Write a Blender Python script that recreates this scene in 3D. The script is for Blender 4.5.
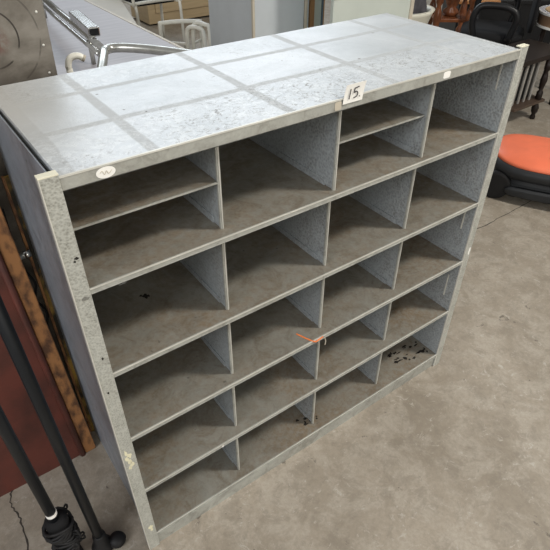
import bpy, bmesh, math, random
from mathutils import Vector, Matrix, noise
random.seed(7)
scene = bpy.context.scene
col = scene.collection
for o in list(bpy.data.objects):
    bpy.data.objects.remove(o)

# ---------------------------------------------------------------- camera
cd = bpy.data.cameras.new('camera')
cam = bpy.data.objects.new('camera', cd)
col.objects.link(cam)
yaw, pit, rol = 0.6261, -0.6694, 0.0042
fw = Vector((math.sin(yaw) * math.cos(pit), math.cos(yaw) * math.cos(pit), math.sin(pit)))
rt = fw.cross(Vector((0, 0, 1))).normalized()
up = rt.cross(fw)
rt2 = math.cos(rol) * rt + math.sin(rol) * up
up2 = -math.sin(rol) * rt + math.cos(rol) * up
cam.matrix_world = Matrix((
    (rt2.x, up2.x, -fw.x, -0.1632), (rt2.y, up2.y, -fw.y, -0.801),
    (rt2.z, up2.z, -fw.z, 1.5954), (0, 0, 0, 1)))
cd.sensor_width = 36.0
cd.lens = 534.7 / 550.0 * 36.0
cd.clip_start = 0.02
scene.camera = cam

# ---------------------------------------------------------------- light
world = bpy.data.worlds.new('world')
scene.world = world
world.use_nodes = True
bg = world.node_tree.nodes['Background']
bg.inputs[0].default_value = (1.0, 0.985, 0.95, 1)
bg.inputs[1].default_value = 0.30

def area(name, loc, target, sx, sy, power, color):
    ld = bpy.data.lights.new(name, 'AREA')
    ld.shape = 'RECTANGLE'; ld.size = sx; ld.size_y = sy
    ld.energy = power; ld.color = color
    o = bpy.data.objects.new(name, ld)
    col.objects.link(o)
    o.location = loc
    d = Vector(target) - Vector(loc)
    o.rotation_euler = d.to_track_quat('-Z', 'Y').to_euler()
    return o
# ceiling lamp in front of the shelf unit, to its right
area('ceiling_lamp', (3.2, -2.0, 4.6), (0.6, 0.2, 0.7), 0.6, 0.6, 185, (1.0, 0.95, 0.87))
# daylight through the high windows at the far end of the hall
area('high_window', (4.5, 9.0, 5.0), (0.8, 0.3, 0.9), 7.0, 3.2, 310, (0.82, 0.91, 1.0))

# added soft fill behind the viewer, simulating ambient light of the open hall
area('front_fill', (-0.5, -6.5, 2.6), (0.6, 0.3, 0.6), 6.0, 3.0, 150, (1.0, 0.96, 0.88))
# roof lights over the aisle to the left
area('roof_light', (-4.5, -1.6, 3.6), (0.6, 0.3, 0.7), 3.0, 1.6, 150, (0.97, 0.98, 1.0))

scene.view_settings.view_transform = 'Standard'
scene.view_settings.look = 'None'
scene.view_settings.gamma = 1
scene.view_settings.use_curve_mapping = False
scene.view_settings.exposure = 0.12

# ---------------------------------------------------------------- node materials
def new_mat(name):
    m = bpy.data.materials.new(name)
    m.use_nodes = True
    nt = m.node_tree
    b = nt.nodes['Principled BSDF']
    return m, nt, b

def N(nt, typ, **kw):
    n = nt.nodes.new(typ)
    for k, v in kw.items():
        setattr(n, k, v)
    return n

def setin(nt, sock, v):
    if hasattr(v, 'is_output') or isinstance(v, bpy.types.NodeSocket):
        nt.links.new(v, sock)
    else:
        sock.default_value = v

def math_n(nt, op, a, b=None, c=None, clamp=False):
    n = N(nt, 'ShaderNodeMath', operation=op, use_clamp=clamp)
    setin(nt, n.inputs[0], a)
    if b is not None: setin(nt, n.inputs[1], b)
    if c is not None: setin(nt, n.inputs[2], c)
    return n.outputs[0]

def mix(nt, f, a, b):
    n = N(nt, 'ShaderNodeMix', data_type='RGBA')
    setin(nt, n.inputs[0], f)
    for s, v in ((n.inputs[6], a), (n.inputs[7], b)):
        setin(nt, s, (*v, 1) if isinstance(v, tuple) and len(v) == 3 else v)
    return n.outputs[2]

def noise_n(nt, vec, scale, detail=4, rough=0.55, dist=0.0):
    n = N(nt, 'ShaderNodeTexNoise')
    nt.links.new(vec, n.inputs['Vector'])
    n.inputs['Scale'].default_value = scale
    n.inputs['Detail'].default_value = detail
    n.inputs['Roughness'].default_value = rough
    n.inputs['Distortion'].default_value = dist
    return n.outputs['Fac']

def ramp(nt, f, lo, hi):
    n = N(nt, 'ShaderNodeMapRange')
    n.clamp = True
    setin(nt, n.inputs[0], f)
    n.inputs[1].default_value = lo; n.inputs[2].default_value = hi
    return n.outputs[0]

def bump(nt, b, h, strength, dist=0.01):
    n = N(nt, 'ShaderNodeBump')
    n.inputs['Strength'].default_value = strength
    n.inputs['Distance'].default_value = dist
    nt.links.new(h, n.inputs['Height'])
    nt.links.new(n.outputs[0], b.inputs['Normal'])

def coords(nt, stretch=None):
    t = N(nt, 'ShaderNodeTexCoord')
    v = t.outputs['Object']
    if stretch:
        mp = N(nt, 'ShaderNodeMapping')
        mp.inputs['Scale'].default_value = stretch
        nt.links.new(v, mp.inputs[0]); v = mp.outputs[0]
    return v

def simple(name, c, rough=0.5, metal=0.0, var=0.12, scale=9.0, bstr=0.0, bscale=120.0, c2=None, stretch=None, lo=.35, hi=.7):
    m, nt, b = new_mat(name)
    v = coords(nt, stretch)
    f = ramp(nt, noise_n(nt, v, scale, 5), lo, hi)
    dark = c2 if c2 else tuple(x * (1 - var * 2) for x in c)
    nt.links.new(mix(nt, f, c, dark), b.inputs['Base Color'])
    b.inputs['Roughness'].default_value = rough
    b.inputs['Metallic'].default_value = metal
    if max(c) < 0.06: b.inputs['Specular IOR Level'].default_value = 0.3
    if bstr:
        bump(nt, b, noise_n(nt, v, bscale, 2), bstr, 0.002)
    return m

def hammered(name, base, dust, amount, rough=0.42, bstr=0.5, spots=True, vs=150):
    """grey hammer-finish paint on sheet steel with patches of brown dust"""
    m, nt, b = new_mat(name)
    v = coords(nt)
    big = ramp(nt, noise_n(nt, v, 3.2, 5, 0.6, 0.6), 0.62 - amount * 0.45, 0.78 - amount * 0.15)
    fine = noise_n(nt, v, 60, 3)
    f = math_n(nt, 'MULTIPLY', big, ramp(nt, fine, 0.2, 0.6))
    c = mix(nt, f, base, dust)
    streak = noise_n(nt, coords(nt, (1, 1, 1)), 14, 6, 0.7, 1.5)
    c = mix(nt, math_n(nt, 'MULTIPLY', ramp(nt, streak, 0.48, 0.62), 0.55), c, tuple(x * 0.62 for x in dust))
    pale = ramp(nt, noise_n(nt, v, 9, 8, 0.75, 0.9), 0.52, 0.66)
    c = mix(nt, math_n(nt, 'MULTIPLY', pale, 0.3), c, tuple(min(1, x * 1.5) for x in base))
    vo = N(nt, 'ShaderNodeTexVoronoi'); nt.links.new(v, vo.inputs['Vector'])
    vo.inputs['Scale'].default_value = vs
    h = ramp(nt, vo.outputs['Distance'], 0.1, 0.75)
    c = mix(nt, math_n(nt, 'MULTIPLY', h, 0.45 * bstr * 2), c, tuple(min(1, x * 1.6) for x in base))
    if spots:
        sp = ramp(nt, noise_n(nt, v, 38, 2, 0.5), 0.74, 0.78)
        c = mix(nt, math_n(nt, 'MULTIPLY', sp, 0.6), c, (0.05, 0.045, 0.04))
    nt.links.new(c, b.inputs['Base Color'])
    nt.links.new(math_n(nt, 'ADD', math_n(nt, 'MULTIPLY', f, 0.35), rough), b.inputs['Roughness'])
    b.inputs['Metallic'].default_value = 0.1
    bump(nt, b, h, bstr, 0.0012)
    return m

M = {}
M['inner'] = hammered('grey_hammer_paint', (0.255, 0.275, 0.285), (0.20, 0.185, 0.16), 0.35, 0.36, 0.75)
M['shelf'] = hammered('dusty_shelf_paint', (0.205, 0.205, 0.182), (0.175, 0.128, 0.080), 0.8, 0.4, 0.15)
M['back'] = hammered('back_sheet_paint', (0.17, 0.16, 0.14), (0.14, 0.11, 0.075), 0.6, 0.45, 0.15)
M['edge'] = hammered('worn_edge_paint', (0.35, 0.355, 0.325), (0.26, 0.25, 0.215), 0.4, 0.38, 0.12)
M['post'] = hammered('post_hammer_paint', (0.345, 0.35, 0.32), (0.26, 0.255, 0.22), 0.4, 0.34, 0.55, vs=210)
M['outer'] = hammered('side_sheet_paint', (0.235, 0.26, 0.295), (0.20, 0.215, 0.235), 0.3, 0.3, 0.15)
M['bright'] = simple('edge_highlight', (0.66, 0.65, 0.59), 0.4, 0.2, 0.1)  # highlight put into the colour of thin edge strips; also on rivets
M['cream_cap'] = simple('cream_cap', (0.78, 0.75, 0.60), 0.5)

def top_material():
    m, nt, b = new_mat('taped_top_paint')
    v = coords(nt)
    sep = N(nt, 'ShaderNodeSeparateXYZ'); nt.links.new(v, sep.inputs[0])
    wob = math_n(nt, 'MULTIPLY', math_n(nt, 'SUBTRACT', noise_n(nt, v, 7, 2), 0.5), 0.012)
    X = math_n(nt, 'ADD', sep.outputs[0], wob); Y = math_n(nt, 'ADD', sep.outputs[1], wob)
    mask = None
    def line(axis, c, w):
        nonlocal mask
        d = math_n(nt, 'ABSOLUTE', math_n(nt, 'SUBTRACT', axis, c))
        n = N(nt, 'ShaderNodeMapRange'); n.clamp = True
        nt.links.new(d, n.inputs[0])
        n.inputs[1].default_value = w; n.inputs[2].default_value = w + 0.004
        n.inputs[3].default_value = 1; n.inputs[4].default_value = 0
        mask = n.outputs[0] if mask is None else math_n(nt, 'MAXIMUM', mask, n.outputs[0])
    for c in (0.163, 0.340): line(Y, c, 0.0075)
    for c in (0.163, 0.455, 0.745, 1.032): line(X, c, 0.0085)
    line(X, 0.012, 0.016); line(X, 1.178, 0.010)
    blot = noise_n(nt, v, 4.0, 6, 0.65, 0.8)
    c = mix(nt, ramp(nt, blot, 0.35, 0.65), (0.54, 0.575, 0.605), (0.42, 0.455, 0.48))
    c = mix(nt, math_n(nt, 'MULTIPLY', mask, ramp(nt, noise_n(nt, v, 45, 3), 0.15, 0.5)), c, (0.405, 0.425, 0.435))
    # scraped paper residue: white flakes and dark grime between, thickest in the front row of panels
    front = ramp(nt, Y, 0.20, 0.12)
    n = nt.nodes[-1]
    leftw = ramp(nt, X, 0.75, 0.1)
    zone = math_n(nt, 'MAXIMUM', front, math_n(nt, 'MULTIPLY', ramp(nt, Y, 0.32, 0.36), leftw))
    zone = math_n(nt, 'ADD', math_n(nt, 'MULTIPLY', zone, 0.8), 0.15)
    fl = ramp(nt, noise_n(nt, v, 42, 8, 0.78, 1.4), 0.50, 0.56)
    c = mix(nt, math_n(nt, 'MULTIPLY', math_n(nt, 'MULTIPLY', fl, zone), 0.32), c, (0.74, 0.77, 0.78))
    gr = ramp(nt, noise_n(nt, v, 62, 8, 0.82, 1.6), 0.53, 0.585)
    patch = ramp(nt, noise_n(nt, v, 4.5, 3), 0.44, 0.58)
    c = mix(nt, math_n(nt, 'MULTIPLY', math_n(nt, 'MULTIPLY', gr, zone), math_n(nt, 'MULTIPLY', patch, 0.8)), c, (0.17, 0.165, 0.155))
    sp = ramp(nt, noise_n(nt, v, 48, 2, 0.5), 0.75, 0.79)
    c = mix(nt, sp, c, (0.12, 0.11, 0.10))
    # brownish worn corner at the far left
    cor = math_n(nt, 'MULTIPLY', ramp(nt, X, 0.22, 0.02), ramp(nt, Y, 0.05, 0.3))
    c = mix(nt, math_n(nt, 'MULTIPLY', cor, 0.75), c, (0.40, 0.39, 0.36))
    nt.links.new(c, b.inputs['Base Color'])
    rr = math_n(nt, 'ADD', math_n(nt, 'MULTIPLY', math_n(nt, 'MAXIMUM', mask, math_n(nt, 'MULTIPLY', gr, zone)), 0.2), 0.36)
    nt.links.new(rr, b.inputs['Roughness'])
    bump(nt, b, math_n(nt, 'ADD', fl, noise_n(nt, v, 5, 2)), 0.12, 0.002)
    return m
M['top'] = top_material()

def concrete():
    m, nt, b = new_mat('worn_concrete')
    v = coords(nt)
    big = ramp(nt, noise_n(nt, v, 1.6, 6, 0.65, 0.6), 0.38, 0.62)
    c = mix(nt, big, (0.35, 0.305, 0.245), (0.25, 0.214, 0.166))
    mid = ramp(nt, noise_n(nt, v, 7.5, 8, 0.75, 0.5), 0.46, 0.58)
    c = mix(nt, math_n(nt, 'MULTIPLY', mid, 0.55), c, (0.42, 0.38, 0.32))
    low = ramp(nt, noise_n(nt, v, 13, 8, 0.75, 0.4), 0.50, 0.60)
    c = mix(nt, math_n(nt, 'MULTIPLY', low, 0.45), c, (0.19, 0.165, 0.13))
    fine = ramp(nt, noise_n(nt, v, 70, 6, 0.8), 0.42, 0.6)
    c = mix(nt, math_n(nt, 'MULTIPLY', fine, 0.35), c, (0.20, 0.17, 0.135))
    w = ramp(nt, noise_n(nt, v, 22, 8, 0.8, 1.6), 0.58, 0.63)
    c = mix(nt, math_n(nt, 'MULTIPLY', w, 0.6), c, (0.47, 0.44, 0.39))
    d = ramp(nt, noise_n(nt, v, 12, 6, 0.7, 0.8), 0.655, 0.69)
    c = mix(nt, math_n(nt, 'MULTIPLY', d, 0.8), c, (0.09, 0.075, 0.06))
    nt.links.new(c, b.inputs['Base Color'])
    b.inputs['Roughness'].default_value = 0.62
    bump(nt, b, noise_n(nt, v, 40, 6, 0.7), 0.25, 0.003)
    return m
M['floor'] = concrete()
M['crack'] = simple('crack_dirt', (0.06, 0.05, 0.042), 0.9)
M['redboard'] = simple('red_brown_paint', (0.13, 0.036, 0.026), 0.42, 0, 0.2, 6, 0.2, 40, c2=(0.065, 0.023, 0.018), lo=.42, hi=.62)
M['oldwood'] = simple('orange_brown_wood', (0.36, 0.165, 0.06), 0.6, 0, 0.2, 30, 0.3, 60, c2=(0.09, 0.04, 0.02), stretch=(1, 1, .5), lo=.45, hi=.62)
M['yellowwood'] = simple('yellow_wood', (0.42, 0.26, 0.05), 0.6, 0, 0.2, 9, c2=(0.02, 0.017, 0.010), stretch=(1, 1, .5), lo=.42, hi=.52)  # near-black patches put the darkness of the gap into the plank colour
M['black'] = simple('black_plastic', (0.008, 0.0085, 0.01), 0.38)
M['blackpole'] = simple('black_coated_steel', (0.008, 0.010, 0.013), 0.42, 0.0)
M['blackcloth'] = simple('black_fabric', (0.006, 0.006, 0.007), 0.85, bstr=0.5)
M['rubber'] = simple('black_rubber', (0.010, 0.010, 0.011), 0.6)
M['mowblack'] = simple('mower_black_plastic', (0.026, 0.028, 0.031), 0.4, bstr=0.1)
M['orange'] = simple('orange_plastic', (0.85, 0.19, 0.09), 0.4, 0, 0.06)
M['chrome'] = simple('chrome', (0.72, 0.72, 0.70), 0.2, 1.0, 0.1, 20)
M['dullsteel'] = simple('dull_steel_tube', (0.56, 0.56, 0.52), 0.3, 0.85, 0.12, 20)
M['white'] = simple('white_lacquer', (0.85, 0.83, 0.74), 0.4, 0, 0.08)
M['whiteplastic'] = simple('cream_plastic', (0.70, 0.68, 0.58), 0.45, 0, 0.05)
M['paper'] = simple('white_paper', (0.84, 0.83, 0.79), 0.8, 0, 0.03)
M['ink'] = simple('black_ink', (0.03, 0.025, 0.03), 0.7)
M['greylam'] = simple('pale_grey_laminate', (0.37, 0.355, 0.375), 0.5, 0, 0.12, 8, c2=(0.30, 0.29, 0.31), stretch=(.4, 5, 1))
M['cream'] = simple('cream_board', (0.52, 0.47, 0.38), 0.5, 0, 0.06)
M['beige'] = simple('beige_veneer', (0.52, 0.40, 0.24), 0.45, 0, 0.08, 6, stretch=(.5, 1, 8))
M['locker'] = simple('blue_grey_enamel', (0.56, 0.60, 0.63), 0.4, 0.1, 0.06, 3, bstr=0.15, bscale=200)
M['palewood'] = simple('pale_varnished_wood', (0.42, 0.22, 0.09), 0.5, 0, 0.15, 12, stretch=(1, 1, .2))
M['palegreen'] = simple('pale_green_panel', (0.55, 0.60, 0.55), 0.35, 0, 0.05, 3)
M['bluegrey'] = simple('blue_grey_strip', (0.13, 0.19, 0.24), 0.5)
M['redwood'] = simple('turned_red_wood', (0.26, 0.09, 0.035), 0.25, 0, 0.25, 12, c2=(0.10, 0.033, 0.015))
M['orangewood'] = simple('orange_table_wood', (0.50, 0.22, 0.07), 0.4, 0, 0.15, 10, stretch=(.3, 3, 1))
M['darkwood'] = simple('dark_wood', (0.016, 0.010, 0.008), 0.4, 0, 0.2, 10)
M['darkbrown'] = simple('dark_brown_wood', (0.075, 0.048, 0.033), 0.5, 0, 0.2, 10)
M['spindle'] = simple('pale_metal_slat', (0.40, 0.38, 0.35), 0.45, 0.3)
M['darkcloth'] = simple('dark_grey_cloth', (0.085, 0.08, 0.09), 0.9, 0, 0.2, 25, bstr=0.6)
M['tin_side'] = simple('brown_side', (0.24, 0.15, 0.09), 0.5)
M['navy'] = simple('navy_pattern', (0.03, 0.04, 0.16), 0.5)
M['tan'] = simple('tan_top', (0.58, 0.40, 0.22), 0.5)
M['paintspill'] = simple('cream_paint_spill', (0.80, 0.76, 0.55), 0.6)
M['orangepaint'] = simple('orange_paint', (0.80, 0.22, 0.06), 0.6)
M['cobweb'] = simple('dark_grime', (0.02, 0.017, 0.014), 0.9)
M['rust'] = simple('rust', (0.16, 0.055, 0.03), 0.8)

def rusty_panel():
    m, nt, b = new_mat('stained_steel_panel')
    v = coords(nt)
    c = mix(nt, ramp(nt, noise_n(nt, v, 5, 6, 0.65, 0.6), 0.42, 0.58), (0.22, 0.20, 0.17), (0.12, 0.105, 0.085))
    sep = N(nt, 'ShaderNodeSeparateXYZ'); nt.links.new(v, sep.inputs[0])
    def dist(cx, cz):
        dx = math_n(nt, 'SUBTRACT', sep.outputs[0], cx); dz = math_n(nt, 'SUBTRACT', sep.outputs[2], cz)
        return math_n(nt, 'SQRT', math_n(nt, 'ADD', math_n(nt, 'MULTIPLY', dx, dx), math_n(nt, 'MULTIPLY', dz, dz)))
    # ring stain left by a hose, broken, plus a fainter larger ring
    for r, w, k, th in ((0.062, 0.0018, 1.0, 0.45), (0.108, 0.0018, 0.5, 0.40)):
        d = dist(-0.130, 1.268)
        ring = math_n(nt, 'LESS_THAN', math_n(nt, 'ABSOLUTE', math_n(nt, 'SUBTRACT', d, r)), w)
        ring = math_n(nt, 'MULTIPLY', ring, ramp(nt, noise_n(nt, v, 16, 2), th, th + 0.06))
        c = mix(nt, math_n(nt, 'MULTIPLY', ring, k), c, (0.035, 0.028, 0.022))
    rs = math_n(nt, 'MULTIPLY', ramp(nt, dist(-0.122, 1.262), 0.04, 0.01), ramp(nt, noise_n(nt, v, 55, 4), 0.42, 0.55))
    c = mix(nt, rs, c, (0.13, 0.06, 0.045))
    low = math_n(nt, 'MULTIPLY', ramp(nt, sep.outputs[2], 1.23, 1.18), ramp(nt, noise_n(nt, v, 22, 5, .7), 0.45, 0.6))
    c = mix(nt, math_n(nt, 'MULTIPLY', low, 0.6), c, (0.10, 0.085, 0.07))
    nt.links.new(c, b.inputs['Base Color'])
    b.inputs['Roughness'].default_value = 0.5; b.inputs['Metallic'].default_value = 0.2
    return m
M['rustypanel'] = rusty_panel()

# ---------------------------------------------------------------- mesh helpers
def finish(name, bm, mat, parent=None, smooth=False, bevel=0.0, subsurf=0):
    bmesh.ops.recalc_face_normals(bm, faces=bm.faces)
    me = bpy.data.meshes.new(name)
    bm.to_mesh(me); bm.free()
    me.materials.append(M[mat] if isinstance(mat, str) else mat)
    if smooth:
        for p in me.polygons: p.use_smooth = True
    o = bpy.data.objects.new(name, me)
    col.objects.link(o)
    if parent is not None: o.parent = parent
    if bevel:
        b = o.modifiers.new('bevel', 'BEVEL'); b.width = bevel; b.segments = 2; b.limit_method = 'ANGLE'
    if subsurf:
        s = o.modifiers.new('sub', 'SUBSURF'); s.levels = subsurf; s.render_levels = subsurf
    return o

def NB(): return bmesh.new()

def bx(bm, x0, x1, y0, y1, z0, z1):
    vs = [bm.verts.new((x, y, z)) for x in (x0, x1) for y in (y0, y1) for z in (z0, z1)]
    for f in ((0, 1, 3, 2), (4, 6, 7, 5), (0, 4, 5, 1), (2, 3, 7, 6), (0, 2, 6, 4), (1, 5, 7, 3)):
        bm.faces.new([vs[i] for i in f])
    return bm

def loft(bm, rings, cap=True):
    R = [[bm.verts.new(p) for p in r] for r in rings]
    n = len(R[0])
    for a, b in zip(R, R[1:]):
        for i in range(n):
            bm.faces.new((a[i], a[(i + 1) % n], b[(i + 1) % n], b[i]))
    if cap:
        bm.faces.new(R[0][::-1]); bm.faces.new(R[-1])
    return bm

def sring(cx, cy, z, a, b, n=2.0, k=40, tilt=0.0, wave=None):
    out = []
    for i in range(k):
        t = 2 * math.pi * i / k
        c, s = math.cos(t), math.sin(t)
        x = a * abs(c) ** (2 / n) * (1 if c >= 0 else -1)
        y = b * abs(s) ** (2 / n) * (1 if s >= 0 else -1)
        zz = z + tilt * x + (wave(t) if wave else 0)
        out.append((cx + x, cy + y, zz))
    return out

def catmull(pts, sub=6):
    P = [Vector(p) for p in pts]
    P = [2 * P[0] - P[1]] + P + [2 * P[-1] - P[-2]]
    out = []
    for i in range(1, len(P) - 2):
        for j in range(sub):
            t = j / sub
            a, b, c, d = P[i - 1], P[i], P[i + 1], P[i + 2]
            out.append(0.5 * ((2 * b) + (c - a) * t + (2 * a - 5 * b + 4 * c - d) * t * t + (3 * b - a - 3 * c + d) * t ** 3))
    out.append(P[-2])
    return out

def tube(bm, pts, r, k=10, curve=False, sub=6):
    P = catmull(pts, sub) if curve else [Vector(p) for p in pts]
    up0 = Vector((0, 0, 1))
    rings = []
    prev = None
    for i, p in enumerate(P):
        if i == 0: t = P[1] - P[0]
        elif i == len(P) - 1: t = P[-1] - P[-2]
        else: t = (P[i + 1] - P[i]).normalized() + (P[i] - P[i - 1]).normalized()
        t.normalize()
        if prev is None:
            a = t.cross(up0)
            if a.length < 1e-3: a = t.cross(Vector((1, 0, 0)))
        else:
            a = prev - t * prev.dot(t)
        a.normalize(); prev = a
        b = t.cross(a)
        rr = r[i] if isinstance(r, (list, tuple)) else r
        rings.append([p + rr * (math.cos(2 * math.pi * j / k) * a + math.sin(2 * math.pi * j / k) * b) for j in range(k)])
    return loft(bm, rings)

def lathe(bm, prof, cx=0, cy=0, k=20):
    return loft(bm, [sring(cx, cy, z, max(r, 1e-4), max(r, 1e-4), 2, k) for r, z in prof])

def tag(o, label, cat, group=None, kind=None):
    o['label'] = label; o['category'] = cat
    if group: o['group'] = group
    if kind: o['kind'] = kind
    return o

def thing(name, label, cat, loc=(0, 0, 0), rz=0, group=None):
    o = bpy.data.objects.new(name, None)
    col.objects.link(o)
    o.location = loc; o.rotation_euler = (0, 0, rz); o.empty_display_size = 0.1
    return tag(o, label, cat, group)

# ---------------------------------------------------------------- floor
bm = NB(); bx(bm, -6, 14, -5, 14, -0.12, 0.0)
fl = finish('floor', bm, 'floor'); fl['kind'] = 'structure'

M['wall'] = simple('hall_wall_paint', (0.36, 0.35, 0.32), 0.7)
for nm, q in (('wall_back', (-6, 14, 12.0, 12.2, 0, 6)), ('wall_right', (13.8, 14, -5, 12, 0, 6))):
    bm = NB(); bx(bm, *q); o = finish(nm, bm, 'wall'); o['kind'] = 'structure'

def crackstrip(name, pts, w):
    bm = NB()
    P = catmull(pts, 8)
    prev = None
    for i, p in enumerate(P):
        t = (P[min(i + 1, len(P) - 1)] - P[max(i - 1, 0)]).normalized()
        nrm = Vector((-t.y, t.x, 0))
        ww = w * (0.6 + 0.8 * random.random())
        p = p + nrm * random.uniform(-0.004, 0.004)
        a = bm.verts.new(p + nrm * ww); b = bm.verts.new(p - nrm * ww)
        if prev: bm.faces.new((prev[0], a, b, prev[1]))
        prev = (a, b)
    o = finish(name, bm, 'crack'); o['kind'] = 'structure'
    return o
crackstrip('trim_1', [(1.6, 0.55, 0.0006), (2.134, 0.523, 0.0006), (2.406, 0.526, 0.0006), (2.7, 0.53, 0.0006), (3.4, 0.54, 0.0006)], 0.0022)
crackstrip('trim_2', [(-0.30, 0.45, 0.0006), (-0.322, 0.375, 0.0006), (-0.312, 0.30, 0.0006), (-0.318, 0.2, 0.0006), (-0.33, 0.0, 0.0006)], 0.0024)

# ---------------------------------------------------------------- pigeonhole shelf unit
H, W, D = 1.2, 1.1895, 0.4767
S = [0.9733, 0.7453, 0.5191, 0.2943, 0.0662]
DX = [0.2995, 0.598, 0.8962]
PW = 0.0315
unit = thing('shelf_unit', 'large grey hammer-painted steel pigeonhole shelf unit standing on the concrete floor', 'shelf unit')

bm = NB()
bx(bm, 0.0, W, -0.001, D, H - 0.0025, H)
bx(bm, 0.0, 0.002, 0.0, D, H - 0.02, H - 0.0025)
bx(bm, W - 0.002, W, 0.0, D, H - 0.02, H - 0.0025)
bx(bm, 0.0, W, D - 0.002, D, H - 0.02, H - 0.0025)
finish('top_panel', bm, 'top', unit, bevel=0.0008)
bm = NB()
bx(bm, 0.0, W, -0.004, -0.001, H - 0.026, H - 0.001)
bx(bm, 0.0, W, -0.004, 0.014, H - 0.026, H - 0.0235)
finish('top_rail', bm, 'edge', unit, bevel=0.0008)
bm = NB(); bx(bm, 0.0, W, -0.0052, -0.001, H - 0.0025, H + 0.0006)
finish('rail_edge', bm, 'bright', unit)

def side(x_in, s):
    # inner sheet and outer sheet with a dark gap between
    bm = NB()
    a, b = sorted((x_in, x_in + s * 0.0015))
    bx(bm, a, b, 0.0, D, 0.0, H - 0.022)
    finish('side_panel', bm, 'inner', unit)
    bm = NB()
    a, b = sorted((x_in + s * 0.0085, x_in + s * 0.0105))
    bx(bm, a, b, 0.0, D, 0.0, H - 0.004)
    finish('outer_panel', bm, 'outer', unit)
    bm = NB()
    a, b = sorted((x_in, x_in + s * PW))
    bx(bm, a, b, -0.005, -0.0015, 0.0, H + 0.004)
    a2, b2 = sorted((x_in + s * PW, x_in + s * (PW - 0.0022)))
    bx(bm, a2, b2, -0.0015, 0.012, 0.0, H + 0.003)
    po = finish('front_post', bm, 'post', unit, bevel=0.0007)
    bm = NB()
    bx(bm, a - 0.0003, b + 0.0003, -0.0055, 0.011, H + 0.0035, H + 0.0065)
    finish('post_cap', bm, 'cream_cap', po, bevel=0.0006)
    bm = NB()
    if s < 0: bx(bm, x_in - PW - 0.0006, x_in - PW + 0.0012, -0.0062, -0.0012, 0, H + 0.003)
    else: bx(bm, x_in - 0.0006, x_in + 0.0014, -0.0062, -0.0012, 0, H + 0.003)
    finish('post_edge', bm, 'bright', po)
    return po
postL = side(0.0, -1)
postR = side(W, 1)

bm = NB(); bx(bm, 0.0, W, D - 0.0025, D - 0.0005, 0.0, H - 0.021)
finish('back_panel', bm, 'back', unit)

shelves = []
for i, z in enumerate(S):
    bm = NB()
    bx(bm, 0.0005, W - 0.0005, 0.0, D - 0.003, z - 0.0015, z)
    sh = finish('shelf' if i < 4 else 'bottom_shelf', bm, 'shelf', unit)
    shelves.append(sh)
    bm = NB()
    hh = 0.012 if i < 4 else 0.014
    bx(bm, 0.0, W, -0.0035, 0.0, z - hh, z + 0.0008)
    bx(bm, 0.0, W, -0.0045, -0.0035, z - hh, z - hh + 0.0022)
    finish('shelf_lip', bm, 'edge', sh, bevel=0.0006)
    bm = NB(); bx(bm, 0.0, W, -0.0052, -0.0030, z - 0.0012, z + 0.0016)
    finish('lip_edge', bm, 'bright', sh)  # pale strip painted as the highlight along the lip
bm = NB(); bx(bm, 0.0, W, 0.001, 0.004, 0.0, S[4] - 0.014)
finish('kick_plate', bm, 'edge', unit)

tops = [H - 0.0235] + [z - 0.0015 for z in S[:4]]
DY = 0.029
for i, z in enumerate(S):
    for x in DX:
        zt = tops[i]
        y0 = DY - (0.012 if i == 0 and x != DX[0] else 0)
        bm = NB()
        bx(bm, x - 0.0015, x + 0.0015, y0, D - 0.003, z, zt)
        bx(bm, x - 0.0045, x - 0.0015, y0 + 0.03, D - 0.01, z, z + 0.016)      # folded foot flange
        bx(bm, x - 0.0035, x - 0.0015, y0 + 0.03, D - 0.01, zt - 0.03, zt)
        dv = finish('divider', bm, 'inner', unit, bevel=0.0006)
        bm = NB()
        bx(bm, x - 0.0042, x - 0.0006, y0 - 0.002, y0 + 0.0045, z, zt)
        bx(bm, x + 0.0006, x + 0.0042, y0 - 0.001, y0 + 0.0045, z, zt)
        de = finish('divider_edge', bm, 'edge', dv, bevel=0.0006)
        bm = NB(); bx(bm, x - 0.0004, x + 0.0012, y0 - 0.0034, y0 - 0.0005, z, zt)
        finish('edge_highlight', bm, 'bright', de)  # pale strip painted as the highlight on the divider edge

for (x0, x1) in ((0.0015, DX[0] - 0.002), (DX[1] + 0.002, DX[2] - 0.002)):
    bm = NB()
    zz = 1.083
    bx(bm, x0, x1, 0.031, D - 0.003, zz - 0.0015, zz)
    hs = finish('half_shelf', bm, 'shelf', unit)
    bm = NB(); bx(bm, x0, x1, 0.0285, 0.031, zz - 0.0032, zz + 0.0006)
    finish('half_shelf_edge', bm, 'edge', hs)

# stiffener plates on the inside of the right side
bm = NB()
bx(bm, W - 0.004, W, 0.034, D - 0.01, 1.086, H - 0.024)
st = finish('side_stiffener', bm, 'inner', unit)
bm = NB(); bx(bm, W - 0.0055, W - 0.0035, 0.033, 0.037, 1.086, H - 0.026)
finish('edge_highlight', bm, 'bright', st)
for (za, zb, y) in ((0.633, 0.700, 0.030), (0.350, 0.441, 0.030)):
    bm = NB(); bx(bm, W - 0.002, W, y, D - 0.01, za, zb)
    st = finish('side_stiffener', bm, 'inner', unit)
    bm = NB(); bx(bm, W - 0.004, W - 0.0015, y - 0.001, y + 0.003, za, zb)
    finish('edge_highlight', bm, 'bright', st)

def blob(bm, cx, cz, rx, rz, y, axis='y', k=12, th=0.0006, irr=0.35):
    pts = []
    for i in range(k):
        t = 2 * math.pi * i / k
        q = 1 + random.uniform(-irr, irr)
        pts.append((cx + rx * q * math.cos(t), cz + rz * q * math.sin(t)))
    if axis == 'y': loft(bm, [[(a, y, b) for a, b in pts], [(a, y - th, b) for a, b in pts]])
    else: loft(bm, [[(a, b, y) for a, b in pts], [(a, b, y + th) for a, b in pts]])
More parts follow.
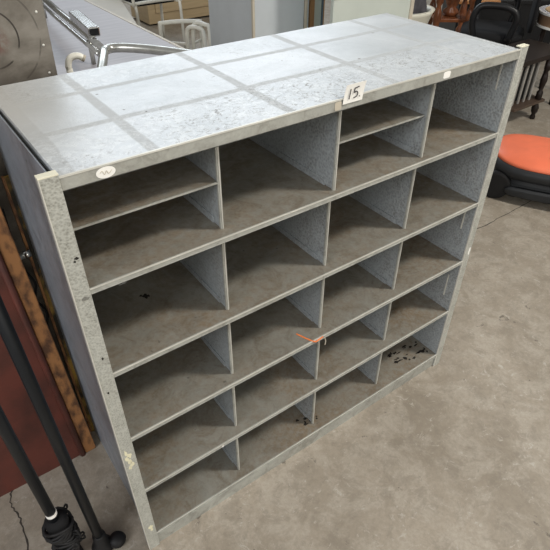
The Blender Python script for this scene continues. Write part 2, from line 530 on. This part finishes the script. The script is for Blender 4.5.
# cream paint spill on the left post
bm = NB()
for cz, cx, rx, rz in ((0.478, -0.021, .004, .010), (0.465, -0.014, .006, .009), (0.455, -0.022, .005, .007), (0.440, -0.016, .005, .008),
                       (0.428, -0.012, .006, .008), (0.418, -0.02, .004, .006), (0.115, -0.012, .006, .009), (0.10, -0.010, .004, .006)):
    bm = NB(); blob(bm, cx, cz, rx, rz, -0.005)
    finish('paint_spill', bm, 'paintspill', postL)
bm = NB()
for cz, cx, rx, rz in ((1.047, -0.008, .003, .003), (1.042, -0.012, .002, .002), (0.80, -0.012, .002, .004), (0.70, -0.02, .002, .003)):
    bm = NB(); blob(bm, cx, cz, rx, rz, -0.005, irr=.5)
    finish('chip', bm, 'cobweb', postL)
# white scuff on the right post, grime blots on the shelves
bm = NB(); blob(bm, W + 0.022, 0.555, 0.004, 0.014, -0.005); finish('scuff', bm, 'paper', postR)
bm = NB()
for cx, cy, r in ((0.158, 0.187, 0.007), (0.166, 0.183, 0.004), (0.152, 0.193, 0.004), (0.160, 0.177, 0.003)):
    blob(bm, cx, cy, r, r, 0.7453, 'z', irr=.5)
finish('grime', bm, 'cobweb', shelves[1])
bm = NB(); blob(bm, 0.135, 0.262, 0.009, 0.0025, 0.7453, 'z', irr=.5); finish('scuff', bm, 'paper', shelves[1])
bm = NB()
for k in range(26):
    a = random.uniform(0, 1) ; bbx = 1.04 + 0.13 * a + random.uniform(-.03, .03); bby = 0.045 + random.uniform(0, .07) - .02 * a
    blob(bm, min(bbx, 1.175), bby, random.uniform(.003, .012), random.uniform(.002, .007), 0.0662, 'z', irr=.5)
finish('grime', bm, 'cobweb', shelves[4])
bm = NB()
for k in range(14):
    blob(bm, random.uniform(.56, .64), random.uniform(.03, .1), random.uniform(.002, .007), random.uniform(.002, .005), 0.0662, 'z', irr=.5)
finish('grime', bm, 'cobweb', shelves[4])
bm = NB()
tube(bm, [(0.525, 0.045, 0.5202), (0.535, 0.018, 0.5202), (0.5445, -0.0045, 0.5205)], 0.0022, 6)
tube(bm, [(0.5445, -0.0055, 0.5205), (0.556, -0.0062, 0.5135), (0.58, -0.0058, 0.519)], 0.0024, 6)
finish('orange_mark', bm, 'orangepaint', shelves[2])
bm = NB(); tube(bm, [(0.587, -0.0055, 0.513), (0.592, -0.0065, 0.495), (0.59, -0.007, 0.482)], 0.0013, 6)
finish('hanging_strip', bm, 'cream', shelves[2])
bm = NB(); blob(bm, 0.235, 0.287, 0.0035, 0.004, -0.0045); finish('paint_drip', bm, 'paper', shelves[3])

# stickers and the lot tag
lot = thing('price_tag', 'white paper tag handwritten 15 stuck upright on the front rim of the shelf top', 'tag', (0.608, -0.0062, H - 0.012))
bm = NB()
rows = []
for j in range(7):
    z = 0.040 * j / 6
    y = -0.0008 - 0.004 * (j / 6) ** 2
    rows.append([(x + 0.004 * j / 6, y, z) for x in (-0.027, 0.027)] + [(x + 0.004 * j / 6, y + 0.0005, z) for x in (0.027, -0.027)])
loft(bm, rows)
finish('card', bm, 'paper', lot)
bm = NB()
def stroke(pts, r=0.00095):
    tube(bm, [(x, -0.0022 - 0.004 * (z / 0.04) ** 2, z) for x, z in pts], r, 6, curve=len(pts) > 2, sub=4)
stroke([(-0.0120, 0.009), (-0.0105, 0.030)])
stroke([(0.0005, 0.030), (0.0000, 0.021)])
stroke([(0.0000, 0.030), (0.0120, 0.0315)])
stroke([(0.0000, 0.0205), (0.006, 0.0225), (0.0105, 0.018), (0.0085, 0.0115), (0.0005, 0.0095)])
stroke([(0.0165, 0.0095), (0.0168, 0.0110)], .0012)
finish('digits', bm, 'ink', lot)
def sticker(name, cx, cz, rx, rz, label, mat='paper', n=2.0):
    bm = NB()
    ring = [(x, y) for x, y, _ in sring(0, 0, 0, rx, rz, n, 24)]
    loft(bm, [[(a, 0.0, b) for a, b in ring], [(a, -0.0006, b) for a, b in ring]])
    o = finish(name, bm, mat); o.location = (cx, -0.0042, cz)
    return tag(o, label, 'sticker')
s1 = sticker('sticker', 0.073, H - 0.0135, 0.0165, 0.010, 'oval whitish sticker with worn squiggle on the front rim near the left post')
bm = NB(); tube(bm, [(-0.010, -0.001, 0.001), (-0.006, -0.001, 0.004), (-0.003, -0.001, -0.003), (0.001, -0.001, 0.003), (0.004, -0.001, -0.003), (0.010, -0.001, 0.002)], 0.0005, 5, curve=True, sub=3)
finish('squiggle', bm, 'cream', s1)
sticker('tape_scrap', 0.907, H - 0.012, 0.012, 0.008, 'small torn white tape scrap on the front rim near the right end', n=5)
sticker('tape_scrap', 0.571, H - 0.013, 0.009, 0.009, 'small yellowed tape scrap on the front rim just left of the tag', 'cream', 5)

# ---------------------------------------------------------------- left side: boards and poles
rb = thing('board_panel', 'red-brown painted wooden board with bare edge standing left of the shelf unit', 'board', (-0.032, 0.42, 0), math.radians(0))
rb.rotation_euler = (0, math.radians(-1.4), 0)
bm = NB(); bx(bm, -0.62, -0.036, 0.0, 0.022, 0.0, 1.25)
finish('panel', bm, 'redboard', rb, bevel=0.002)
bm = NB(); bx(bm, -0.036, 0.0, -0.004, 0.024, 0.0, 1.25)
finish('edge_strip', bm, 'oldwood', rb, bevel=0.003)
bm = NB(); tube(bm, [(-0.046, -0.003, 0.0), (-0.046, -0.003, 1.25)], 0.009, 8)
finish('moulding', bm, 'redboard', rb, smooth=True)

def pole(x, y, label, z1=1.35, lean=(0, 0), z0=0.03):
    t = thing('black_pole', label, 'pole', (x, y, 0))
    bm = NB(); tube(bm, [(0, 0, z0), (lean[0], lean[1], z1)], 0.0135, 20)
    finish('shaft', bm, 'blackpole', t, smooth=True)
    return t
p1 = pole(-0.138, 0.085, 'black steel pole standing on a round rubber foot, nearer the shelf unit', lean=(-0.015, 0.0))
bm = NB(); lathe(bm, [(0.030, 0.0), (0.032, 0.008), (0.027, 0.022), (0.020, 0.034), (0.018, 0.07), (0.014, 0.075)])
ft = finish('foot', bm, 'rubber', p1, smooth=True)
bm = NB(); lathe(bm, [(0.004, 0.0), (0.022, 0.004), (0.026, 0.014), (0.02, 0.027), (0.006, 0.032)], 0.040, -0.012)
finish('knob', bm, 'rubber', ft, smooth=True)
p2 = pole(-0.217, 0.105, 'black steel pole with white tape band, at the left wrapped in black cord below', lean=(-0.02, 0.0))
bm = NB(); lathe(bm, [(0.0142, 0.246), (0.0142, 0.258)], -0.003, 0)
finish('tape_band', bm, 'paper', p2)
bm = NB(); lathe(bm, [(0.0, 0.0), (0.03, 0.0), (0.028, 0.025), (0.018, 0.04)])
finish('foot', bm, 'rubber', p2, smooth=True)
cord = thing('cord_coil', 'bundle of black cord wound round the foot of the taped pole', 'cord', (-0.217, 0.105, 0))
bm = NB()
pts = []
for i in range(200):
    a = i * 0.42
    z = 0.055 + 0.155 * (i / 200) + 0.010 * math.sin(i * 0.9)
    r = 0.031 + 0.006 * math.sin(i * 0.37) + 0.004 * i / 200
    pts.append((r * math.cos(a), r * math.sin(a), z))
tube(bm, pts, 0.0042, 6)
finish('winding', bm, 'rubber', cord, smooth=True)
bm = NB(); lathe(bm, [(0.0175, 0.045), (0.027, 0.05), (0.030, 0.215), (0.0205, 0.225)])
finish('sleeve', bm, 'blackcloth', cord, smooth=True)
for k in range(7):
    a = random.uniform(-1.2, 1.6); z = 0.07 + 0.022 * k
    bm = NB(); c, s = math.cos(a), math.sin(a)
    tube(bm, [(0.028 * c, 0.028 * s, z), (0.044 * c, 0.044 * s, z + 0.010), (0.047 * c, 0.047 * s, z - 0.006), (0.029 * c, 0.029 * s, z - 0.008)], 0.003, 6, curve=True)
    finish('loop', bm, 'rubber', cord, smooth=True)

# things standing in the gap behind the red board
t = thing('wooden_plank', 'yellow-brown plank standing upright in the gap behind the red board', 'plank', (-0.013, 0.485, 0))
bm = NB(); bx(bm, -0.006, 0.009, 0.0, 0.016, 0.0, 0.99)
finish('plank', bm, 'yellowwood', t, bevel=0.002)
bm = NB(); bx(bm, -0.012, -0.006, 0.003, 0.016, 0.0, 0.99)
finish('plank_edge', bm, 'oldwood', t)
t = thing('gap_backing', 'added dark brown panel standing in for the shade behind the gap', 'panel', (-0.12, 0.70, 0))
bm = NB(); bx(bm, -0.6, 0.20, 0.0, 0.03, 0.0, 1.12)  # dark sheet added so that the gap reads black
finish('panel', bm, 'darkwood', t, bevel=0.002)
bm = NB(); bx(bm, 0.15, 0.20, -0.004, 0.0, 0.0, 1.12)
finish('stile', bm, 'darkbrown', t)
t = thing('steel_rail', 'short chrome rail end poking out beside the shelf side', 'rail', (-0.09, 0.462, 0.79))
bm = NB(); tube(bm, [(-0.08, 0.0, -0.012), (0.064, 0.0, 0.0)], 0.009, 14)
finish('tube', bm, 'dullsteel', t, smooth=True)
bm = NB(); tube(bm, [(0.052, 0.0, -0.001), (0.068, 0.0, 0.0)], 0.0105, 14)
finish('end_cap', bm, 'chrome', t, smooth=True)
bm = NB(); tube(bm, [(-0.08, 0.0, -0.79), (-0.08, 0.0, 0.18)], 0.009, 14)
finish('upright', bm, 'dullsteel', t, smooth=True)
t = thing('cable', 'thin dark cable dangling in the gap by the yellow plank', 'cable', (-0.045, 0.495, 0))
bm = NB(); tube(bm, [(0, 0.02, 0.9), (-0.005, 0, 0.75), (0.012, -0.01, 0.68), (0.0, 0, 0.62), (0.015, 0, 0.56), (-0.006, 0.01, 0.42), (0.0, 0.01, 0.0035)], 0.0035, 6, curve=True)
finish('cable_run', bm, 'rubber', t, smooth=True)
t = thing('caster_block', 'black block with a thin chrome bail low in the gap beside the red board', 'caster', (0.0, 0.492, 0))
bm = NB(); bx(bm, 0.0, 0.035, -0.012, 0.03, 0.0, 0.20)
finish('block', bm, 'black', t, bevel=0.006)
bm = NB(); tube(bm, [(0.004, -0.014, 0.20), (0.004, -0.015, 0.13), (0.03, -0.015, 0.11), (0.034, -0.014, 0.19)], 0.003, 8, curve=True)
finish('bail', bm, 'chrome', t, smooth=True)

# ---------------------------------------------------------------- behind, upper left
t = thing('metal_sheet', 'stained brown-grey steel panel with ring mark and rivets behind the left rear corner', 'panel', (0.19, 0.54, 0))
bm = NB(); bx(bm, -0.42, 0.0, 0.0, 0.02, 0.0, 1.52)
pn = finish('sheet', bm, 'rustypanel', t, bevel=0.002)
for z in (1.183, 1.245, 1.315, 1.39):
    bm = NB()
    lathe(bm, [(0.003, 0.0), (0.0026, 0.0012), (0.001, 0.002)], 0, 0, 12)
    bmesh.ops.rotate(bm, verts=bm.verts, cent=(0, 0, 0), matrix=Matrix.Rotation(math.radians(90), 3, 'X'))
    bmesh.ops.translate(bm, verts=bm.verts, vec=(-0.018, 0.0, z))
    finish('rivet', bm, 'bright', t, smooth=True)
t.rotation_euler = (0, math.radians(2), 0)
t.location = (0.135, 0.56, 0.0)

t = thing('folding_table', 'large pale grey table with cream rim standing behind the shelf unit', 'table', (0, 0, 0))
bm = NB(); bx(bm, 0.30, 1.225, 1.35, 3.75, 0.715, 0.74)
finish('tabletop', bm, 'greylam', t, bevel=0.002)
bm = NB(); bx(bm, 1.226, 1.245, 1.35, 3.75, 0.70, 0.742)
finish('rim', bm, 'cream', t, bevel=0.003)
for x in (0.4, 1.12):
    for y in (1.5, 3.6):
        bm = NB(); tube(bm, [(x, y, 0.0), (x, y, 0.715)], 0.016, 12)
        finish('leg', bm, 'dullsteel', t, smooth=True)

t = thing('tube_frame', 'chrome tubular frame with rectangular sleeve lying on the grey table', 'frame', (0, 0, 0))
zc = 0.875
bm = NB()
tube(bm, [(0.83, 3.15, zc), (0.777, 2.589, zc), (0.733, 2.03, zc), (0.705, 1.76, zc)], 0.018, 14)
tube(bm, [(0.80, 3.15, zc - .02), (0.748, 2.589, zc - .02), (0.705, 2.03, zc - .02), (0.685, 1.78, zc - .02)], 0.012, 14)
finish('rail', bm, 'chrome', t, smooth=True)
bm = NB()
tube(bm, [(0.46, 1.27, 0.765), (0.56, 1.46, 0.83), (0.665, 1.66, zc), (0.705, 1.745, zc), (0.77, 1.755, zc), (0.878, 1.65, zc), (1.02, 1.43, zc)], 0.021, 14, curve=True, sub=5)
finish('bent_tube', bm, 'dullsteel', t, smooth=True)
bm = NB()
bx(bm, -0.028, 0.028, -0.20, 0.20, 0.0, 0.045)
sl = finish('sleeve', bm, 'chrome', t, bevel=0.006)
sl.location = (0.752, 2.12, 0.893); sl.rotation_euler = (0, 0, math.radians(-6))
bm = NB(); bx(bm, -0.022, 0.022, -0.2015, -0.2, 0.007, 0.038)
finish('opening', bm, 'black', sl)
bm = NB(); tube(bm, [(0.83, 3.15, zc), (0.83, 3.15, 0.741)], 0.014, 12)
finish('strut', bm, 'dullsteel', t, smooth=True)
bm = NB(); tube(bm, [(0.733, 2.03, zc), (0.733, 2.03, 0.741)], 0.012, 12)
finish('strut', bm, 'dullsteel', t, smooth=True)

t = thing('bent_pipe', 'whitish hooked pipe end rising right behind the shelf top', 'pipe', (0.236, 0.66, 0))
bm = NB(); tube(bm, [(0.012, 0, 0.0), (0.004, 0, 0.6), (-0.002, 0.0, 1.10), (-0.004, 0, 1.155), (0.004, -0.002, 1.178), (0.022, -0.006, 1.183), (0.036, -0.01, 1.176)], 0.0085, 12, curve=True)
finish('pipe', bm, 'white', t, smooth=True)
bm = NB(); tube(bm, [(0.034, -0.0095, 1.177), (0.039, -0.011, 1.174)], 0.0092, 12)
finish('end_cap', bm, 'cream', t, smooth=True)

t = thing('cream_board', 'cream board resting slanted on the floor beyond the grey table', 'board', (0, 0, 0))
bm = NB()
quad = [(1.30, 3.85), (1.60, 3.45), (1.89, 4.5), (1.98, 5.1), (1.4, 5.1)]
loft(bm, [[(x, y, 0.47) for x, y in quad], [(x, y, 0.50) for x, y in quad]])
finish('board', bm, 'cream', t, bevel=0.002)
for x, y in ((1.40, 3.82), (1.56, 3.6), (1.8, 4.6)):
    bm = NB(); tube(bm, [(x, y, 0), (x, y, 0.47)], 0.015, 10); finish('leg', bm, 'cream', t)

# beige desk far behind
t = thing('desk', 'beige veneered desk unit standing far behind the tubular chairs', 'desk', (2.55, 5.45, 0), 0)
bm = NB(); bx(bm, 0.0, 1.5, 0.0, 0.5, 0.02, 0.78); finish('body', bm, 'beige', t, bevel=0.003)
bm = NB(); bx(bm, 0.09, 1.42, -0.018, -0.002, 0.13, 0.72); finish('front_panel', bm, 'beige', t, bevel=0.004)
bm = NB(); bx(bm, 0.04, 1.46, 0.04, 0.46, 0.0, 0.02); finish('base_shade', bm, 'black', t)  # black strip stands in for the shadow under the desk
bm = NB(); bx(bm, -0.01, 1.51, -0.02, 0.52, 0.78, 0.805); finish('top', bm, 'cream', t, bevel=0.003)

def tubular_chair(name, loc, rz, label, cloth):
    t = thing(name, label, 'chair', loc, rz)
    r = 0.0145
    bm = NB(); tube(bm, [(-0.23, -0.22, 0.0), (-0.23, -0.2, 0.40), (-0.23, -0.17, 0.45), (-0.2, -0.17, 0.47), (0.2, -0.17, 0.47), (0.23, -0.17, 0.45), (0.23, -0.2, 0.40), (0.23, -0.22, 0.0)], r, 10, curve=True, sub=4)
    finish('front_frame', bm, 'white', t, smooth=True)
    bm = NB(); tube(bm, [(-0.21, 0.22, 0.0), (-0.21, 0.2, 0.45), (-0.21, 0.27, 0.78), (-0.17, 0.29, 0.84), (0.17, 0.29, 0.84), (0.21, 0.27, 0.78), (0.21, 0.2, 0.45), (0.21, 0.22, 0.0)], r, 10, curve=True, sub=4)
    finish('back_frame', bm, 'white', t, smooth=True)
    for s in (-1, 1):
        bm = NB(); tube(bm, [(s * 0.215, -0.17, 0.45), (s * 0.215, 0.21, 0.44)], 0.011, 8)
        finish('side_rail', bm, 'white', t, smooth=True)
        bm = NB(); tube(bm, [(s * 0.25, 0.22, 0.62), (s * 0.27, 0.05, 0.65), (s * 0.27, -0.18, 0.65), (s * 0.26, -0.21, 0.60), (s * 0.245, -0.19, 0.45)], r, 10, curve=True, sub=4)
        finish('armrest', bm, 'white', t, smooth=True)
    if cloth:
        bm = NB(); bx(bm, -0.19, 0.19, -0.16, 0.19, 0.44, 0.455); finish('seat', bm, cloth, t, bevel=0.004)
        bm = NB(); bx(bm, -0.18, 0.18, 0.262, 0.274, 0.5, 0.8); finish('backrest', bm, cloth, t, bevel=0.004)
    return t
tubular_chair('tubular_chair', (2.22, 4.62, 0), math.radians(0), 'white tubular chair with black seat, beyond the slanted cream board', 'blackcloth')
t = thing('stool_frame', 'bare white tubular stool frame in front of the beige desk', 'stool', (0, 0, 0))
for pts in ([(1.90, 3.74, 0), (1.90, 3.74, .40), (1.93, 3.73, .45), (2.19, 3.62, .45), (2.22, 3.61, .40), (2.22, 3.61, 0)],
            [(2.10, 3.55, 0.0), (2.10, 3.53, .38), (2.11, 3.49, .47), (2.15, 3.40, .47), (2.165, 3.36, .42), (2.165, 3.36, 0.0)],
            [(2.05, 3.57, 0.0), (2.05, 3.55, .36), (2.06, 3.51, .44), (2.11, 3.42, .44), (2.12, 3.38, .38), (2.12, 3.38, 0.0)]):
    bm = NB(); tube(bm, pts, 0.017, 10, curve=True, sub=4)
    finish('bent_leg', bm, 'white', t, smooth=True)
bm = NB(); tube(bm, [(1.90, 3.74, .3), (2.05, 3.555, .3)], 0.012, 8); finish('side_rail', bm, 'white', t)
bm = NB(); tube(bm, [(2.22, 3.61, .3), (2.10, 3.54, .3)], 0.012, 8); finish('side_rail', bm, 'white', t)

# grey two-door cabinet
t = thing('metal_cabinet', 'tall blue-grey metal cabinet with pale corner strip behind the shelf unit', 'cabinet', (2.03, 2.5, 0))
bm = NB(); bx(bm, 0, 0.505, 0.02, 0.61, 0, 1.7); finish('body', bm, 'locker', t, bevel=0.004)
bm = NB(); bx(bm, 0.012, 0.445, 0.0, 0.018, 0.05, 1.68)
dd = finish('door', bm, 'locker', t, bevel=0.006)
bm = NB(); tube(bm, [(0.05, -0.03, 1.0), (0.05, -0.03, 1.3)], 0.008, 8); finish('handle', bm, 'chrome', dd, smooth=True)
bm = NB(); bx(bm, -0.004, 0.014, -0.004, 0.018, 0.0, 1.7); finish('corner_strip', bm, 'cream', t, bevel=0.004)
bm = NB(); bx(bm, 0.45, 0.475, -0.001, 0.018, 0.0, 1.7); finish('side_strip', bm, 'cream', t, bevel=0.003)

def leaning(name, x0, x1, y, h, mat, label, cat, th=0.03, frame=None):
    t = thing(name, label, cat, (x0, y, 0))
    w = x1 - x0
    bm = NB(); bx(bm, 0, w, 0, th, 0, h); finish('panel', bm, mat, t, bevel=0.003)
    if frame:
        for a, b, m in frame:
            bm = NB(); bx(bm, a, b, -0.012, th + 0.004, 0, h); finish('frame_stile', bm, m, t, bevel=0.002)
    return t
leaning('door_leaf', 2.57, 2.655, 2.70, 1.5, 'darkcloth', 'narrow dark grey slab edge between the metal cabinet and the varnished post', 'board')
leaning('wooden_post', 2.66, 2.705, 2.66, 1.6, 'palewood', 'narrow varnished brown wooden post standing behind the shelf unit', 'post')
leaning('door_leaf', 2.71, 2.83, 2.70, 1.6, 'palegreen', 'narrow pale green panel with dark right edge beside the brown post', 'panel', frame=[(0.095, 0.107, 'bluegrey'), (0.107, 0.118, 'palewood')])
t = leaning('glass_door', 2.33, 3.08, 2.02, 1.6, 'palegreen', 'wide pale green door pane with cream stile behind the rear right corner', 'door', frame=[(0.72, 0.75, 'cream')])
bm = NB(); bx(bm, 0.0, 0.72, -0.006, 0.0, 0.86, 0.868); finish('crossbar', bm, 'cream', t)

# cream plastic armchair with dark cloth
t = thing('plastic_armchair', 'cream plastic armchair with curved rim behind the right rear corner', 'chair', (3.37, 2.38, 0), math.radians(0))
bm = NB()
outer, inner = [], []
k = 28
rings = [sring(0, 0, 0.40, .18, .18, 2.6, 36), sring(0, 0, 0.52, .20, .20, 2.6, 36), sring(0, 0, 0.60, .235, .235, 2.2, 36), sring(0, 0, 0.63, .25, .25, 2.2, 36),
         sring(0, 0, 0.63, .215, .215, 2.2, 36), sring(0, 0, 0.60, .205, .205, 2.2, 36), sring(0, 0, 0.50, .185, .185, 2.6, 36), sring(0, 0, 0.44, .16, .16, 2.6, 36)]
loft(bm, rings)
finish('shell', bm, 'whiteplastic', t, smooth=True)
for sx in (-1, 1):
    for sy in (-1, 1):
        bm = NB(); tube(bm, [(sx * .20, sy * .20, 0.0), (sx * .17, sy * .16, 0.43)], [0.018, 0.026], 8)
        finish('leg', bm, 'whiteplastic', t, smooth=True)
clo = NB()
rr = []
for j in range(12):
    z = 0.445 + 0.46 * j / 11
    rad = 0.13 * (1 - 0.75 * (j / 11) ** 2.2)
    ring = []
    for i in range(30):
        a = 2 * math.pi * i / 30
        q = 1 + 0.16 * math.sin(a * 5 + j * 0.5) + 0.18 * noise.noise(Vector((math.cos(a) * 2, math.sin(a) * 2, j * 0.4)))
        ring.append((3.43 + rad * q * math.cos(a), 2.34 + rad * q * math.sin(a), z))
    rr.append(ring)
loft(clo, rr)
tag(finish('crumpled_cloth', clo, 'darkcloth', smooth=True), 'crumpled dark grey cloth heaped in the cream plastic armchair', 'cloth')

# turned-leg small table
t = thing('turned_leg_stand', 'red-brown wooden stand with turned posts and low shelf behind the shelf unit', 'stand', (4.12, 2.48, 0), math.radians(-38))
def turned(z0, z1, r):
    L_ = z1 - z0
    q = [(.75, 0), (.8, .04), (.5, .08), (.95, .14), (1.05, .2), (.55, .27), (.45, .31), (.9, .36), (.9, .46), (.5, .5), (.75, .58), (1.0, .66), (.75, .75), (.45, .8), (.9, .84), (.9, 1)]
    return [(r * a, z0 + L_ * b) for a, b in q]
for sx, sy in ((-1, -1), (1, -1), (-1, 1), (1, 1)):
    bm = NB(); lathe(bm, turned(0, 0.70, 0.036), sx * 0.14, sy * 0.12); finish('leg', bm, 'redwood', t, smooth=True)
bm = NB(); bx(bm, -0.15, 0.15, -0.13, 0.13, 0.43, 0.46); finish('lower_shelf', bm, 'redwood', t, bevel=0.006)
bm = NB(); lathe(bm, [(0.05, 0.46), (0.065, 0.475), (0.07, 0.50), (0.04, 0.53), (0.055, 0.56), (0.065, 0.60), (0.04, 0.66), (0.05, 0.70)]); finish('centre_turning', bm, 'redwood', t, smooth=True)
bm = NB(); bx(bm, -0.22, 0.22, -0.2, 0.2, 0.70, 0.725); finish('top', bm, 'redwood', t, bevel=0.006)

# orange wood desk behind office chair
t = thing('wooden_table', 'table with orange-brown wooden top behind the black office chair', 'table', (4.58, 2.64, 0), math.radians(-35))
bm = NB(); bx(bm, -0.10, 0.30, 0.0, 0.6, 0.47, 0.50); finish('tabletop', bm, 'orangewood', t, bevel=0.004)
bm = NB(); bx(bm, -0.08, 0.9, 0.03, 0.57, 0.0, 0.47); finish('under_table_shade', bm, 'black', t, bevel=0.003)  # black box stands in for the shade under the tabletop
bm = NB(); bx(bm, 0.30, 0.92, 0.0, 0.6, 0.47, 0.50); finish('dark_fill_top', bm, 'black', t, bevel=0.003)  # black slab added to keep the area behind the chair dark

# black office chair
t = thing('office_chair', 'black office chair with loop armrests beside the right rear corner', 'office chair', (3.93, 1.90, 0), math.radians(214))
bm = NB(); loft(bm, [sring(0, 0, 0.42, .21, .21, 3.5), sring(0, 0, 0.45, .24, .24, 3.5), sring(0, 0, 0.49, .24, .24, 3.5), sring(0, 0, 0.51, .20, .20, 3.5)])
finish('seat', bm, 'blackcloth', t, smooth=True)
bm = NB(); loft(bm, [sring(0, .27, z, w, 0.02, 4) for z, w in ((0.52, .17), (0.6, .22), (0.85, .22), (0.95, .19))])
finish('backrest', bm, 'blackcloth', t, smooth=True)
for s in (-1, 1):
    bm = NB(); tube(bm, [(s * .26, -.13, .47), (s * .28, -.16, .60), (s * .28, -.13, .69), (s * .28, -.05, .71), (s * .28, .08, .70), (s * .28, .15, .64), (s * .26, .12, .47)], 0.025, 10, curve=True)
    finish('armrest', bm, 'black', t, smooth=True)
bm = NB(); tube(bm, [(0, 0, 0.08), (0, 0, 0.43)], 0.028, 14); finish('column', bm, 'black', t, smooth=True)
for k in range(5):
    a = 2 * math.pi * k / 5 + 0.3
    bm = NB(); tube(bm, [(0, 0, 0.1), (0.27 * math.cos(a), 0.27 * math.sin(a), 0.065)], [0.024, 0.016], 8)
    b5 = finish('base_arm', bm, 'black', t, smooth=True)
    bm = NB(); cx, cy = 0.27 * math.cos(a), 0.27 * math.sin(a)
    loft(bm, [[(cx + d, cy + 0.026 * math.cos(q * math.pi / 8), 0.028 + 0.026 * math.sin(q * math.pi / 8)) for q in range(16)] for d in (-0.014, 0.014)])
    finish('caster', bm, 'black', b5)

# dark bench with pale slats
t = thing('slatted_bench', 'dark wooden bench with pale upright slats and turned legs near the right edge', 'bench', (3.80, 1.33, 0), math.radians(0))
bm = NB(); bx(bm, -0.42, 0.17, -0.075, 0.26, 0.44, 0.475); finish('seat', bm, 'darkwood', t, bevel=0.004)
for x in (-0.34, -0.05):
    for y in (-0.07, 0.21):
        if x == -0.34 and y < 0: continue
        bm = NB(); lathe(bm, [(r * 1.0, z) for r, z in turned(0.0, 0.44, 0.026)], x, y, 14)
        finish('leg', bm, 'darkwood', t, smooth=True)
bm = NB(); bx(bm, -0.38, 0.0, -0.10, 0.2, 0.13, 0.15); finish('lower_shelf', bm, 'darkbrown', t, bevel=0.003)
bm = NB(); bx(bm, -0.36, -0.06, 0.0, 0.012, 0.15, 0.44); finish('dark_backing', bm, 'black', t)  # black sheet added to darken the space behind the slats
for x in (-0.33, -0.26, -0.19, -0.12):
    bm = NB(); bx(bm, x - 0.009, x + 0.009, -0.045, -0.032, 0.15, 0.44); finish('slat', bm, 'spindle', t, bevel=0.002)

# round stool with patterned rim
t = thing('round_stool', 'round tan-topped stool with blue and white patterned rim at the right edge', 'stool', (4.27, 1.48, 0))
def disc(z0, z1, r0, r1=None, k=48):
    bm = NB(); lathe(bm, [(r0, z0), (r1 or r0, z1)], 0, 0, k); return bm
finish('side', disc(0.56, 0.635, 0.225), 'tin_side', t, smooth=False)
finish('lower_rim', disc(0.545, 0.56, 0.236), 'paper', t)
finish('upper_rim', disc(0.635, 0.65, 0.236), 'paper', t)
finish('top', disc(0.65, 0.655, 0.19), 'tan', t)
bm = NB()
for k in range(40):
    a = 2 * math.pi * k / 40
    ca, sa = math.cos(a), math.sin(a)
    def q(rr_, tt): return (rr_ * ca - tt * sa, rr_ * sa + tt * ca)
    A_, B_, C_, D_ = q(.196, -.006), q(.230, -.002), q(.230, .008), q(.196, .003)
    loft(bm, [[(x, y, 0.650) for x, y in (A_, B_, C_, D_)], [(x, y, 0.6515) for x, y in (A_, B_, C_, D_)]])
finish('rim_pattern', bm, 'navy', t)
for k in range(4):
    a = math.pi / 4 + k * math.pi / 2
    bm = NB(); tube(bm, [(0.19 * math.cos(a), 0.19 * math.sin(a), 0), (0.16 * math.cos(a), 0.16 * math.sin(a), 0.55)], 0.018, 10)
    finish('leg', bm, 'darkwood', t, smooth=True)

# ---------------------------------------------------------------- lawn mower
t = thing('lawn_mower', 'lawn mower with orange hood and black body on the floor right of the shelf unit', 'lawn mower', (2.82, 0.57, 0), math.radians(-60))
bm = NB()
loft(bm, [sring(0, 0, z, a, b, 3.6, 56) for z, a, b in ((0.025, .30, .21), (0.035, .325, .235), (0.09, .33, .24), (0.105, .315, .225), (0.12, .30, .215), (0.135, .30, .215))])
finish('deck', bm, 'mowblack', t, smooth=True)
bm = NB()
lift = lambda k: (lambda th: k * max(0.0, -math.cos(th + 0.35)) ** 1.6)
loft(bm, [sring(0.0, 0, z, a, b, 3.2, 56, wave=lift(k)) for z, a, b, k in ((0.13, .29, .21, 0), (0.145, .335, .25, 0), (0.18, .345, .26, .005), (0.205, .335, .25, .018), (0.212, .31, .23, .02))])
finish('bumper', bm, 'mowblack', t, smooth=True)
bm = NB()
loft(bm, [sring(0, 0, z, a, b, 2.8, 56, wave=lift(k)) for z, a, b, k in ((0.20, .315, .23, .02), (0.212, .328, .242, .02), (0.228, .312, .23, .014), (0.245, .26, .19, .006), (0.258, .19, .14, 0), (0.265, .08, .06, 0))])
finish('hood', bm, 'orange', t, smooth=True)
for sx in (-1, 1):
    for sy in (-1, 1):
        bm = NB()
        cx = sx * 0.27; cy = sy * 0.215
        R_ = 0.085
        loft(bm, [[(cx + r * math.cos(q * math.pi / 14), cy + d, R_ + r * math.sin(q * math.pi / 14)) for q in range(28)] for d, r in ((-.026, .07), (-.022, .083), (.022, .083), (.026, .07))])
        finish('wheel', bm, 'rubber', t, smooth=False)
bm = NB(); loft(bm, [sring(0.0, -0.245, z, a, 0.02, 3, 30) for z, a in ((0.05, .18), (0.06, .21), (0.085, .22), (0.10, .19))])
finish('side_grip', bm, 'mowblack', t, smooth=True)
